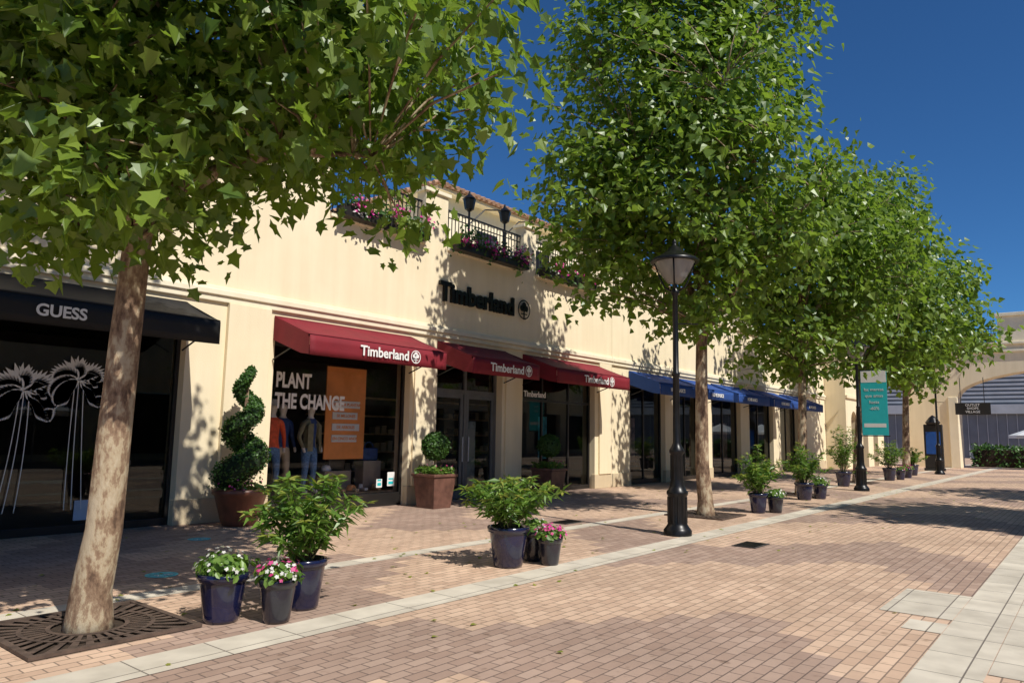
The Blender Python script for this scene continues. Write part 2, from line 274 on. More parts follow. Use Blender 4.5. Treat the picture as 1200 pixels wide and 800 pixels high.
# ---------------------------------------------------------------- buildings
D=12.
def facade(parent,x0,x1,ops,top=3.3,wtop=5.95,m=CREAM):
    b=B(); p=B(); xs=[x0]+[v for o in ops for v in o]+[x1]
    for k in range(0,len(xs),2):
        a,c=xs[k],xs[k+1]
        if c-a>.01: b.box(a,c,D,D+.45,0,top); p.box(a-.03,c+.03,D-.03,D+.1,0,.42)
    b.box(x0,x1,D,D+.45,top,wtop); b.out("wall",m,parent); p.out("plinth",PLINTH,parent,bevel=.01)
    c=B(); c.box(x0,x1,D-.10,D,3.93,4.03); c.box(x0,x1,D-.06,D,3.82,3.93); c.box(x0,x1,D-.03,D,4.03,4.1); c.out("string_course",CREAM2,parent,bevel=.012)
def interior(parent,x0,x1,depth=4.5):
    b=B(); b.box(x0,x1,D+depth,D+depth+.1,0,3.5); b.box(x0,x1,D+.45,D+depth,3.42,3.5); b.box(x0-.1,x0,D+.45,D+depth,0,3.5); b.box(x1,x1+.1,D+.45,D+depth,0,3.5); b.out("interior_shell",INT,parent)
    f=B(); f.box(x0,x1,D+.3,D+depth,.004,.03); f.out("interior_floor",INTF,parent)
def window(parent,a,c,mull=(),sill=.12,top=3.3,yy=D+.22,g=GLASS,trans=None):
    b=B(); w=.06
    b.box(a,a+w,yy-.04,yy+.04,0,top); b.box(c-w,c,yy-.04,yy+.04,0,top); b.box(a+w,c-w,yy-.04,yy+.04,top-.1,top); b.box(a+w,c-w,yy-.05,yy+.05,0,sill)
    for m in mull: b.box(m-.03,m+.03,yy-.035,yy+.035,sill,top-.1)
    if trans: b.box(a+w,c-w,yy-.033,yy+.033,trans,trans+.07)
    b.out("window_frame",DARK,parent,bevel=.004)
    obj("window_glass",[(a+w,yy,sill),(c-w,yy,sill),(c-w,yy,top-.1),(a+w,yy,top-.1)],[(0,1,2,3)],g,parent)
def railing(parent,a,c,z0,z1,y=D+.12):
    b=B(); b.box(a,c,y-.025,y+.025,z1-.04,z1); b.box(a,c,y-.015,y+.015,z0+.08,z0+.11); b.box(a,c,y-.015,y+.015,z1-.2,z1-.18)
    n=int((c-a)/.12)
    for k in range(n+1): x=a+(c-a)*k/n; b.box(x-.009,x+.009,y-.009,y+.009,z0,z1-.04)
    b.out("railing",BLACK,parent)
def flowerbox(a,c,z,y=D-.16):
    e=empty("flower_box",((a+c)/2,y,z)); b=B(); b.box(a,c,y-.13,y+.13,z,z+.24); b.out("trough",DARK,e,bevel=.01)
    n=int((c-a)*330); P=np.c_[rng.uniform(a-.05,c+.05,n),y-.05+rng.normal(0,.13,n),z+.24+rng.normal(.04,.13,n)]
    k=np.sin(P[:,0]*5+z)*.1; P[:,2]+=k
    leaves("foliage",P,.09*rng.uniform(.6,1.3,n),LEAFD,e,SH_OVAL,np.tile([0,-.5,.7],(n,1)),None,.5)
    nc=int((c-a)*5)
    for mm,fr in ((MAG,.7),(PINK,.2),(WHF,.1)):
        m=max(1,int(nc*fr)); cx=rng.uniform(a,c,m); q=np.repeat(np.c_[cx,np.full(m,y-.14),z+.28+rng.uniform(-.12,.18,m)],26,0)+rng.normal(0,.08,(m*26,3))
        leaves("flowers",q,.08,mm,e,SH_FLOWER,np.tile([0,-.8,.5],(len(q),1)),None,.4)
def tiled_roof(parent,x0,x1,y0,y1,z,h):
    b=B(); b.box(x0-.35,x1+.35,y0-.35,y1+.35,z,z+.1); b.out("eaves",CREAM2,parent)
    b=B(); X0,X1,Y0,Y1=x0-.45,x1+.45,y0-.45,y1+.45; r=(Y1-Y0)/2; ym=(Y0+Y1)/2; zz=z+.12
    b.v+=[(X0,Y0,zz),(X1,Y0,zz),(X1,Y1,zz),(X0,Y1,zz),(X0+r,ym,zz+h),(X1-r,ym,zz+h)]; b.f+=[(0,1,5,4),(1,2,5),(2,3,4,5),(3,0,4),(0,3,2,1)]
    n=int((X1-X0)/.24)
    for k in range(n):
        x=X0+.12+k*.24; s=min(1,(x-X0)/r,(X1-x)/r); b.tube([(x,Y0-.06,zz+.01),(x,Y0+(ym-Y0)*s,zz+h*s+.02)],.075,8)
    n=int((Y1-Y0)/.24)
    for k in range(n):
        y=Y0+.12+k*.24; s=min(1,(y-Y0)/r,(Y1-y)/r); b.tube([(X0-.06,y,zz+.01),(X0+r*s,y,zz+h*s+.02)],.075,8)
    b.out("roof_tiles",TILE,parent)
e=empty("shop_building",(3,14,0)); SB=e
facade(e,-14,19.95,[(-13,-8),(-7,-2.6),(-1.8,6.05),(7.75,11.25),(12.1,14.5),(15.35,18.95)])
b=B(); b.box(6.75,7.6,D-.09,D,.42,3.82); b.box(19.15,19.85,D-.06,D,.42,3.82); b.box(11.35,12.0,D-.05,D,.42,3.1); b.box(14.6,15.25,D-.05,D,.42,3.1); b.out("pilasters",CREAM,e,bevel=.01)
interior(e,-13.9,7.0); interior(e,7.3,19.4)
window(e,-13,-8,(-10.5,)); window(e,-7,-2.6,(-4.8,)); window(e,-1.8,6.05,(.8,3.2,5.15),g=GLASSD); window(e,7.75,11.25,(),.28); window(e,15.35,18.95,(16.5,17.8),g=GLASSD,trans=2.5)
b=B(); yy=D+.25
for x in (12.1,13.27,14.42): b.box(x,x+.08,yy-.05,yy+.05,0,3.3)
b.box(12.18,14.42,yy-.05,yy+.05,3.2,3.3); b.box(12.18,14.42,yy-.045,yy+.045,2.55,2.65)
for x in (12.2,13.37): b.box(x,x+.09,yy-.035,yy+.035,.02,2.55); b.box(x+.96,x+1.05,yy-.035,yy+.035,.02,2.55); b.box(x+.09,x+.96,yy-.035,yy+.035,.02,.24); b.box(x+.09,x+.96,yy-.035,yy+.035,2.44,2.55)
b.out("door_frame",mat("grey_door_frame",(.12,.125,.13),.4),e,bevel=.004)
b=B(); b.tube([(13.2,yy-.09,.9),(13.2,yy-.09,1.5)],.018); b.tube([(13.42,yy-.09,.9),(13.42,yy-.09,1.5)],.018); b.out("door_handles",GREYL,e)
obj("door_glass",[(12.18,yy,.1),(14.42,yy,.1),(14.42,yy,3.2),(12.18,yy,3.2)],[(0,1,2,3)],GLASSD,e)
b=B(); PZ=7.25
b.box(-14,8.85,D,D+.3,5.95,PZ); b.box(11.55,12.3,D,D+.3,5.95,PZ); b.box(15.3,15.85,D,D+.3,5.95,PZ); b.box(18.7,19.95,D,D+.3,5.95,PZ)
b.out("parapet",CREAM,e)
c=B()
for a,d in ((-14,8.85),(11.55,12.3),(15.3,15.85),(18.7,19.95)): c.box(a-.06,d+.06,D-.06,D+.36,PZ,PZ+.09)
c.box(8.86,11.54,D-.05,D+.35,5.95,6.02); c.box(12.31,15.29,D-.05,D+.35,5.95,6.02); c.box(15.86,18.69,D-.05,D+.35,5.95,6.02)
c.out("coping",CREAM2,e,bevel=.01)
for a,d in ((8.87,11.53),(12.32,15.28),(15.87,18.68)): railing(e,a,d,6.02,7.02)
b=B(); b.box(-14,19.95,D+.46,22,5.6,5.8); b.box(-14,-13.8,D+.46,22,0,5.6); b.box(-14,19.95,22.,22.2,0,5.8); b.out("roof_slab",CREAM2,e)
b=B(); b.box(15.2,30,15.3,21,5.8,8.85); b.out("upper_storey",CREAM2,e); tiled_roof(e,15.2,30,15.3,21,8.85,1.2)
b=B(); b.box(-14,7.2,14.5,21,5.81,9.3); b.out("upper_storey",CREAM,e); tiled_roof(e,-14,7.2,14.5,21,9.3,1.3)
b=B(); [b.box(x,x+1.0,15.26,15.3,6.6,8.1) for x in (17,20,23)]; [b.box(x,x+1.0,14.46,14.5,6.8,8.4) for x in (-6,-2,2,5)]; b.out("upper_windows",DARK,e)
e=empty("shop_building",(30,14,0))
ops=[(21.1,23.6),(24.5,26.6),(27.6,30.6),(31.6,34.6),(35.6,38.3)]
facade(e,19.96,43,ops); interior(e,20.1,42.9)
for a,c in ops: window(e,a,c,((a+c)/2,),.15,g=GLASSD)
b=B(); b.box(19.96,43,D,D+.3,5.95,6.2); b.box(19.96,43,D-.07,D+.37,6.2,6.3); b.box(19.96,43,D+.46,22,5.6,5.8); b.box(42.8,43,D+.45,22,0,5.6); b.out("parapet",CREAM,e)
b=B(); b.box(34,43,15.5,21,5.8,8.6); b.out("upper_storey",CREAM2,e); tiled_roof(e,34,43,15.5,21,8.6,1.2)
for a,d in ((20,24),(25,29),(30,34)): railing(e,a,d,6.3,7.2)
def arched_wall(parent,n,axis,pos,thick,u0,u1,z1,arches,m,z0=0):
    def P(u,z,t): return (u,pos+t,z) if axis=='x' else (pos+t,u,z)
    b=B()
    def slab(pts):
        i=len(b.v); k=len(pts); b.v+=[P(u,z,0) for u,z in pts]+[P(u,z,thick) for u,z in pts]
        b.f.append(tuple(range(i,i+k))); b.f.append(tuple(range(i+k,i+2*k))[::-1])
        for j in range(k): b.f.append((i+j,i+(j+1)%k,i+k+(j+1)%k,i+k+j))
    last=u0
    for (c,h,s,r) in sorted(arches):
        if c-h-last>.001: slab([(last,z0),(c-h,z0),(c-h,z1),(last,z1)])
        K=20
        for k in range(K):
            a0=c-h*math.cos(math.pi*k/K); a1=c-h*math.cos(math.pi*(k+1)/K); s0=s+r*math.sin(math.pi*k/K); s1=s+r*math.sin(math.pi*(k+1)/K)
            slab([(a0,s0),(a1,s1),(a1,z1),(a0,z1)])
        last=c+h
    if u1-last>.001: slab([(last,z0),(u1,z0),(u1,z1),(last,z1)])
    b.out(n,m,parent)
e=empty("portico_building",(47,12,0))
arched_wall(e,"front_wall",'x',10.9,.4,43.05,51.9,7.0,[(44.7,.6,2.6,.6),(47.2,.6,2.6,.6),(49.7,.6,2.6,.6)],CREAM)
b=B(); b.box(43.05,43.4,11.3,20,0,7); b.box(43.4,51.9,19,20,0,7); b.box(43.05,52,10.6,20,7.0,7.15); b.box(43.05,51.9,10.8,10.9,3.9,4.05); b.out("side_walls",CREAM,e)
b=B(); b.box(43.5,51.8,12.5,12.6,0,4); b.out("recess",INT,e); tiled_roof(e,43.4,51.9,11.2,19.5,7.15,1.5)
e=empty("archway_building",(52,0,0))
arched_wall(e,"arch_wall",'y',52,1.6,-9,9.6,7.4,[(-.2,6.9,4.3,1.7)],CREAM)
b=B(); b.box(51.85,53.75,-9,9.6,7.4,7.55); b.box(51.9,53.7,-9,9.6,6.95,7.1); b.box(52,53.6,-9,4.4,7.55,9.1); b.box(51.85,53.75,-9.1,4.5,9.1,9.3); b.box(51.9,52,6.7,7.2,0,4.3); b.out("cornice",CREAM2,e,bevel=.02)
b=B()
for k in range(36): y=4.6+k*.14; b.box(52.2,52.23,y,y+.03,7.55,8.4)
b.box(52.18,52.25,4.5,9.6,8.4,8.46); b.out("railing",BLACK,e)
n=900; P=np.c_[52.0+rng.normal(0,.12,n),rng.uniform(4.6,9.4,n),7.75+rng.normal(0,.15,n)]; leaves("trailing_plants",P,.16,LEAFD,e,SH_OVAL); leaves("trailing_flowers",P[:160]+[-.15,0,.05],.14,MAG,e,SH_FLOWER)
e=empty("hanging_sign",(51,6,3.4)); b=B(); b.box(50.9,51,4.9,6.7,3.2,3.9); b.out("board",DARK,e,bevel=.01); b=B(); b.tube([(50.95,5.2,3.9),(50.95,5.2,5.4)],.02); b.tube([(50.95,6.4,3.9),(50.95,6.4,5.4)],.02); b.out("hangers",BLACK,e)
for k in range(3): text("lettering",("OUTLET","SHOPS","VILLAGE")[k],.2,(50.88,5.8,3.7-.2*k),WHITE,e,(math.pi/2,0,-math.pi/2),.003)
e=empty("modern_retail_building",(85,0,0)); b=B(); b.box(84,100,-30,26,0,9.5); b.out("volume",GREYB,e)
b=B()
for k in range(70): b.box(83.9,84,-30+k*.8,-29.95+k*.8,0,4.3)
for k in range(10): b.box(83.86,83.9,-30,26,5.4+k*.4,5.62+k*.4)
b.box(83.4,83.86,-30,26,4.3,5.2); b.out("cladding_grid",GREYL,e)
e=empty("hedge",(55,3,0)); b=B(); b.box(56,57.6,-5,6.4,0,1.1); b.out("core",SOIL,e); n=5000
P=np.c_[rng.uniform(55.8,57.8,n),rng.uniform(-5.2,6.6,n),rng.uniform(.05,1.4,n)]; leaves("foliage",P,.22*rng.uniform(.6,1.2,n),LEAFD,e,SH_OVAL,np.tile([-.5,-.2,.5],(n,1)))
for (x,y) in ((63,3.2),(66,.5),(64,-2.5)):
    e=empty("parasol",(x,y,0)); b=B(); b.tube([(x,y,0),(x,y,2.7)],.04); b.out("pole",GREYL,e); b=B(); b.lathe((x,y,2.1),[(1.9,-.2),(1.9,0),(0.02,.75)],8); b.out("canopy",WHITE,e)
e=empty("information_kiosk",(45.5,7.2,0)); b=B(); b.box(45.4,45.75,6.6,7.6,0,.15); b.box(45.45,45.7,6.65,7.55,.15,2.5); b.out("housing",DARK,e,bevel=.03); b=B(); b.box(45.43,45.45,6.75,7.45,.9,2.1); b.out("screen",SCREEN,e); b=B(); b.lathe((45.57,7.1,2.5),[(.3,0),(.38,.1),(.2,.35),(.03,.5)],16); b.out("crown_cap",BLACK,e)
e=empty("shop_building",(15,-15,0)); b=B(); b.box(-20,60,-15,-12.3,0,.3)
for k in range(17): x=-20+k*4.8; b.box(x,x+1.1,-12.5,-12,0,3.3)
b.box(-20,60,-12.5,-12,3.3,6.6); b.box(-20,60,-12.0,-11.85,4,4.12); b.out("wall",CREAM,e); b=B(); b.box(-20,60,-12.9,-12.7,0,3.3); b.out("shopfront_glass",DARK,e); b=B(); b.box(-20,60,-18,-12.5,5.9,6.0);b.out("roof",TILE,e)
for (x,y) in ((-3,-9.5),(4,-9.8),(11,-9.4)):
    e=empty("parasol",(x,y,0)); b=B(); b.tube([(x,y,0),(x,y,2.8)],.03); b.out("pole",GREYL,e); b=B(); b.lathe((x,y,2.2),[(1.7,-.2),(1.7,0),(0.02,.6)],8); b.out("canopy",WHITE,e)
# ---------------------------------------------------------------- awnings
def logo(parent,x,y,z,r,m,th=.02):
    b=B(); K=28
    for k in range(K):
        a0=2*math.pi*k/K;a1=2*math.pi*(k+1)/K
        b.poly([(x+math.cos(a)*q,y,z+math.sin(a)*q) for a,q in ((a0,r),(a1,r),(a1,r*.86),(a0,r*.86))])
    b.box(x-r*.08,x+r*.08,y-.004,y+.004,z-r*.86,z+.0); b.box(x-r*.5,x+r*.5,y-.004,y+.004,z-r*.5,z-r*.4)
    for (dx,dz,q) in ((0,.42,.36),(-.34,.12,.32),(.34,.12,.32),(0,.08,.3)):
        b.poly([(x+dx*r+math.cos(a)*q*r,y-.002-dx*.003,z+dz*r+math.sin(a)*q*r) for a in [2*math.pi*j/12 for j in range(12)]])
    return b.out("tree_logo",m,parent)
def awning(x0,x1,m,label=None,size=.26,z1=3.72,z0=3.3,y0=10.85,val=.36,tx=.5,lg=True,wm=WHITE):
    e=empty("awning",((x0+x1)/2,y0,z0)); Y1=D-.02; yv=y0
    nx=int((x1-x0)/.25); ny=8; V=[];F=[]
    for j in range(ny+1):
        t=j/ny
        for i in range(nx+1):
            s=i/nx; sag=-.03*math.sin(math.pi*t)*(1+.6*math.sin(s*9+x0)); V.append((x0+(x1-x0)*s,Y1+(yv-Y1)*t,z1+(z0-z1)*t+sag))
    for j in range(ny):
        for i in range(nx): a=j*(nx+1)+i; F.append((a,a+1,a+nx+2,a+nx+1))
    o=obj("canopy",V,F,m,e,True); md=o.modifiers.new("s","SOLIDIFY"); md.thickness=.012
    V=[];F=[]
    for j in range(4):
        for i in range(nx*2+1): s=i/(nx*2); V.append((x0+(x1-x0)*s,yv-.012-.014*math.sin(s*nx*1.7+x0)*j/3,z0-.01-val*j/3))
    w=nx*2+1
    for j in range(3):
        for i in range(nx*2): a=j*w+i; F.append((a,a+w,a+w+1,a+1))
    o=obj("valance",V,F,m,e,True); md=o.modifiers.new("s","SOLIDIFY"); md.thickness=.008
    for x in (x0,x1):
        obj("side_panel",[(x,Y1,z1),(x,yv,z0),(x,yv,z0-val),(x,yv+.25,z0-val*.9),(x,Y1,z1-.45)],[(0,1,2,3,4)],m,e)
    b=B(); b.tube([(x0,yv+.02,z0-.02),(x1,yv+.02,z0-.02)],.025); b.tube([(x0+.02,Y1,2.9),(x0+.02,yv+.03,z0-.03)],.015); b.tube([(x1-.02,Y1,2.9),(x1-.02,yv+.03,z0-.03)],.015); b.out("frame",BLACK,e)
    if label:
        xc=x0+(x1-x0)*tx; text("lettering",label,size,(xc,yv-.045,z0-val*.5-size*.33),wm,e,off=.006,ext=.003)
        if lg: logo(e,xc+size*3.0,yv-.045,z0-val*.5,size*.5,wm)
awning(7.7,11.2,MAROON,"Timberland",.27); awning(12.05,14.55,MAROON,"Timberland",.27,tx=.48); awning(15.3,19.05,MAROON,"Timberland",.27)
awning(-1.9,6.0,BLKC,"GUESS",.22,tx=.71,lg=False)
for k,(a,c) in enumerate([(21.0,24.0),(24.4,27.0),(27.5,30.9),(31.5,34.8),(35.5,38.6)]): awning(a,c,BLUE,"HOME BASICS",.17,lg=False,tx=.4)
e=empty("shop_sign",(13.6,D-.08,4.95)); text("lettering","Timberland",.64,(13.45,D-.05,4.72),BLACK,e,off=.022,ext=.035,sx=.95); o=logo(e,15.27,D-.07,4.93,.27,BLACK)
e=empty("shop_sign",(16,D,2.8)); text("lettering","Timberland",.22,(16.1,D+.15,2.62),WHITE,e,ext=.004,off=.006)
for a,c in ((9.0,10.15),(10.25,11.45),(12.4,13.8),(13.85,15.2),(15.95,17.2),(17.3,18.6)): flowerbox(a,c,5.98)
def lantern(x,y,z):
    e=empty("terrace_lantern",(x,y,z)); b=B(); b.tube([(x,y,z),(x,y,z+1.35)],.03); b.lathe((x,y,z+1.35),[(.05,0),(.12,.05),(.17,.32),(.2,.33),(.05,.45),(.015,.55)],8); b.out("post_and_lantern",BLACK,e)
    b=B(); b.tube([(x,y,z+1.0),(x+.5,y-.1,z+1.5),(x+1.0,y-.2,z+1.6)],.02); b.out("bracket",BLACK,e)
lantern(13.6,12.5,6.0); lantern(15.0,12.45,6.0)
# ---------------------------------------------------------------- street lamps
def street_lamp(x,y,banner=False):
    e=empty("street_lamp",(x,y,0)); b=B(); X,Y=x,y
    prof=[(.23,0),(.23,.08),(.20,.12),(.17,.16),(.155,.2),(.15,.62),(.175,.66),(.175,.70),(.14,.74),(.12,.80),(.105,.9),(.10,1.3),(.125,1.34),(.125,1.38),(.085,1.44),(.062,1.5),(.052,2.6),(.066,2.62),(.066,2.66),(.05,2.68),(.044,3.98),(.07,4.02),(.075,4.06),(.04,4.1),(.035,4.2)]
    b.lathe((x,y,0),prof,20); b.out("post",BLACK,e,True)
    b=B()
    for k in range(12):
        a=k*math.pi/6; b.tube([(x+.148*math.cos(a),y+.148*math.sin(a),.2),(x+.148*math.cos(a),y+.148*math.sin(a),.62)],.016,5)
        b.tube([(x+.1*math.cos(a),y+.1*math.sin(a),.9),(x+.098*math.cos(a),y+.098*math.sin(a),1.3)],.01,5)
    b.out("fluting",BLACK,e)
    b=B(); o=.2
    for k in range(4):
        a=k*math.pi/2+.4; c,s=math.cos(a),math.sin(a); b.tube([(x+c*.04,y+s*.04,3.85+o),(x+c*.17,y+s*.17,3.93+o),(x+c*.25,y+s*.25,4.1+o),(x+c*.34,y+s*.34,4.36+o)],[.016,.016,.014,.013],6)
    b.lathe((x,y,0),[(.41,4.36+o),(.415,4.39+o),(.36,4.43+o),(.22,4.50+o),(.13,4.56+o),(.11,4.61+o),(.05,4.65+o),(.03,4.69+o),(.04,4.72+o),(.0,4.78+o)],24); b.lathe((x,y,0),[(.30,4.35+o),(.41,4.36+o)],24)
    b.out("lantern_cage",BLACK,e,True)
    b=B(); b.lathe((x,y,0),[(.04,3.98+o),(.12,4.0+o),(.20,4.1+o),(.29,4.25+o),(.34,4.355+o)],20); b.out("lantern_glass",LGLASS,e,True)
    b=B(); b.tube([(x,y,3.5),(x+.25,y-.3,3.5)],.012,6); b.out("ladder_bar",BLACK,e)
    if banner:
        b=B(); b.box(x-.006,x+.006,y-.86,y-.1,1.75,3.8); b.out("banner",TEAL,e); b=B(); b.tube([(x,y,3.82),(x,y-.9,3.82)],.015); b.tube([(x,y,1.73),(x,y-.9,1.73)],.015); b.out("banner_arms",BLACK,e)
        b=B(); b.box(x-.009,x-.0065,y-.80,y-.16,2.0,2.12); b.box(x-.009,x-.0065,y-.85,y-.11,3.42,3.79); b.out("banner_panel",WHITE,e)
        for k in range(4): text("lettering",("las marcas","que amas","hasta","-60%")[k],.14,(x-.01,y-.48,3.15-.2*k),WHITE,e,(math.pi/2,0,-math.pi/2),.002)
street_lamp(11.22,5.5); street_lamp(25.2,6.0,True); street_lamp(41,6.2)
# ---------------------------------------------------------------- pots and plants
def pot(parent,x,y,r,h,m,n="pot"):
    b=B(); b.lathe((x,y,0),[(0,.002),(r*.68,.002),(r*.72,.03),(r*.93,h-.08),(r*.93,h-.065),(r*1.04,h-.06),(r*1.05,h-.005),(r*1.0,h),(r*.92,h),(r*.9,h-.05),(0,h-.05)],28); b.out(n,m,parent,True)
    b=B(); b.lathe((x,y,h-.045),[(r*.88,0),(0,.02)],16); b.out("soil",SOIL,parent)
def flowers(parent,x,y,z,r,mats,n=130):
    P=rng.normal(0,1,(n*2,3)); P/=np.linalg.norm(P,axis=1)[:,None]; P[:,2]=np.abs(P[:,2])*.6; P*= (r*rng.uniform(.5,1.15,n*2)*(1+.15*np.sin(P[:,0]*6+x)))[:,None]; nr=P/np.linalg.norm(P,axis=1)[:,None]; P=P+[x,y,z]
    leaves("flower_foliage",P,.075*rng.uniform(.6,1.2,len(P)),LEAFS,parent,SH_OVAL,nr+[0,0,.4],None,.4)
    for k,m in enumerate(mats):
        q=rng.normal(0,1,(n//3,3)); q/=np.linalg.norm(q,axis=1)[:,None]; q[:,2]=np.abs(q[:,2])*.75+.1; nn=q.copy(); q=q*r*rng.uniform(.9,1.2,len(q))[:,None]+[x,y,z]
        leaves("blossoms",q,.045*rng.uniform(.7,1.2,len(q)),m,parent,SH_FLOWER,nn+[0,0,.4],None,.25,0,0)
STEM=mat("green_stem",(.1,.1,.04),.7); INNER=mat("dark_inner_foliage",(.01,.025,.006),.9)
def shrub(parent,x,y,z,r,h,stems=26,per=42,ls=.14,shoots=True,shape=SH_NARROW,m=None):
    b=B(); P=[];Dn=[];top=[];td=[]
    for k in range(stems):
        a=k*2.4+rng.uniform(-.3,.3); q=math.sqrt((k+.5)/stems); rr=r*q*rng.uniform(.7,1.2); hh=h*(1-.45*q*q)*rng.uniform(.65,1.15)
        p0=Vector((x+math.cos(a)*.05,y+math.sin(a)*.05,z)); p2=Vector((x+math.cos(a)*rr,y+math.sin(a)*rr,z+hh)); p1=p0.lerp(p2,.5)+Vector((-math.cos(a)*rr*.1,-math.sin(a)*rr*.1,hh*.18))
        pts=[p0*(1-u)**2+p1*2*u*(1-u)+p2*u*u for u in [j/6 for j in range(7)]]; b.tube(pts,[.009-.001*j for j in range(7)],4,False)
        for j in range(per):
            u=rng.uniform(.15,1)**.8; p=p0*(1-u)**2+p1*2*u*(1-u)+p2*u*u; t=(p2-p0).normalized(); aa=rng.uniform(0,6.28)
            d=Vector((math.cos(aa),math.sin(aa),rng.uniform(-.25,.45)))*1.0+t*.5
            P.append(tuple(p+Vector(rng.normal(0,.012,3)))); Dn.append(tuple(d.normalized()))
        for j in range(7):
            aa=j*.9; top.append(tuple(p2)); td.append((math.cos(aa)*.8,math.sin(aa)*.8,.7))
    b.out("stems",STEM,parent)
    P=np.array(P);Dn=np.array(Dn); leaves("leaves",P,ls*rng.uniform(.6,1.2,len(P)),m or LEAFS,parent,shape,np.tile([0,0,1.],(len(P),1)),Dn,.45,.25,.3)
    if shoots: leaves("shoots",np.array(top),ls*.75,LEAFR,parent,shape,np.tile([0,0,1.],(len(top),1)),np.array(td),.3,.2,.2)
def potgrp(main,small,seed=0):
    e=empty("potted_shrub",(main[0],main[1],0)); pot(e,main[0],main[1],main[2],main[3],NAVY); shrub(e,main[0],main[1],main[3]-.05,main[4],main[5])
    for (x,y,r,h,ms) in small:
        e=empty("potted_flowers",(x,y,0)); pot(e,x,y,r,h,CHAR if r<.2 else NAVY); flowers(e,x,y,h,r*1.15,ms)
potgrp((4.15,5.75,.20,.44,.60,.88),[(3.42,5.85,.20,.40,[WHF]),(3.72,5.50,.155,.36,[PINK,WHF])])
potgrp((7.08,5.72,.25,.48,.68,.75),[(7.62,5.75,.16,.38,[WHF]),(7.53,5.42,.155,.34,[PINK,MAG])])
potgrp((15.8,5.85,.2,.42,.5,.95),[(16.15,5.6,.18,.36,[WHF])])
potgrp((20.1,6.2,.24,.45,.6,1.0),[(20.8,6.0,.2,.4,[WHF])])
potgrp((32.6,6.7,.26,.5,.75,1.1),[(33.6,6.5,.2,.4,[PINK])]); potgrp((38.4,6.9,.26,.5,.6,.8),[(35.6,6.6,.2,.4,[MAG])])
potgrp((27.0,7.0,.26,.5,.6,1.6),[(27.6,6.6,.2,.45,[MAG,PINK])])
def ball(parent,c,r,n,ls=.055,m=LEAFD):
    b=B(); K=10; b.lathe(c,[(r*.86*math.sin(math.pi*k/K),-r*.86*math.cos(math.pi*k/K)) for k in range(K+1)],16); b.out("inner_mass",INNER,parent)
    P=rng.normal(0,1,(n,3)); P/=np.linalg.norm(P,axis=1)[:,None]; nn=P.copy(); P=P*(r*rng.uniform(.86,1.04,n))[:,None]+np.array(c); leaves("clipped_leaves",P,ls*rng.uniform(.6,1.2,n),m,parent,SH_OVAL,nn,None,.5)
def square_topiary(x,y,s=.33,h=.72):
    e=empty("potted_topiary",(x,y,0)); b=B(); t=s*.78
    b.v+=[(x-t,y-t,0),(x+t,y-t,0),(x+t,y+t,0),(x-t,y+t,0),(x-s,y-s,h-.06),(x+s,y-s,h-.06),(x+s,y+s,h-.06),(x-s,y+s,h-.06)]; b.f+=[(0,3,2,1),(0,1,5,4),(1,2,6,5),(2,3,7,6),(3,0,4,7),(4,5,6,7)]
    s2=s+.03; b.box(x-s2,x+s2,y-s2,y+s2,h-.06,h); b.out("square_planter",TERRA2,e,bevel=.012)
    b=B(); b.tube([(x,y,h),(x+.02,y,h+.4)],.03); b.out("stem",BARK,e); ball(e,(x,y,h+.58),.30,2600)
    n=500; P=np.c_[rng.uniform(x-s,x+s,n),rng.uniform(y-s,y+s,n),h+rng.uniform(0,.14,n)]; leaves("ground_cover",P,.08,LEAFS,e,SH_OVAL); leaves("blossoms",P[:22]+[0,0,.08],.05,PINK,e,SH_FLOWER)
square_topiary(11.35,11.25); square_topiary(15.75,11.4)
x,y=6.85,11.35; e=empty("spiral_topiary",(x,y,0)); b=B(); b.lathe((x,y,0),[(0,.002),(.26,.002),(.29,.04),(.42,.5),(.46,.52),(.47,.6),(.42,.61),(.40,.56),(0,.56)],28); b.out("round_planter",TERRA,e,True)
b=B(); b.tube([(x,y,.5),(x,y,2.5)],.03); b.out("stem",BARK,e)
pts=[];rad=[];P=[];NN=[]
for k in range(90):
    t=k/89; a=t*2*math.pi*2.4+2.6; R0=.20*(1-t)**.6+.05; z=.80+t*1.8; pts.append(Vector((x+math.cos(a)*R0*.9,y+math.sin(a)*R0*.9,z))); rad.append(.20*(1-t)**.9+.075)
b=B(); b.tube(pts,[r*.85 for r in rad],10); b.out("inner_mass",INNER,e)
for k in range(90):
    n=100; d=rng.normal(0,1,(n,3)); d/=np.linalg.norm(d,axis=1)[:,None]; P.append(np.array(pts[k])+d*rad[k]*rng.uniform(.85,1.08,(n,1))); NN.append(d)
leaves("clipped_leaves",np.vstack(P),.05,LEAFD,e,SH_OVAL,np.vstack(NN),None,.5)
flowers(e,x,y,.58,.4,[PINK,MAG],90)
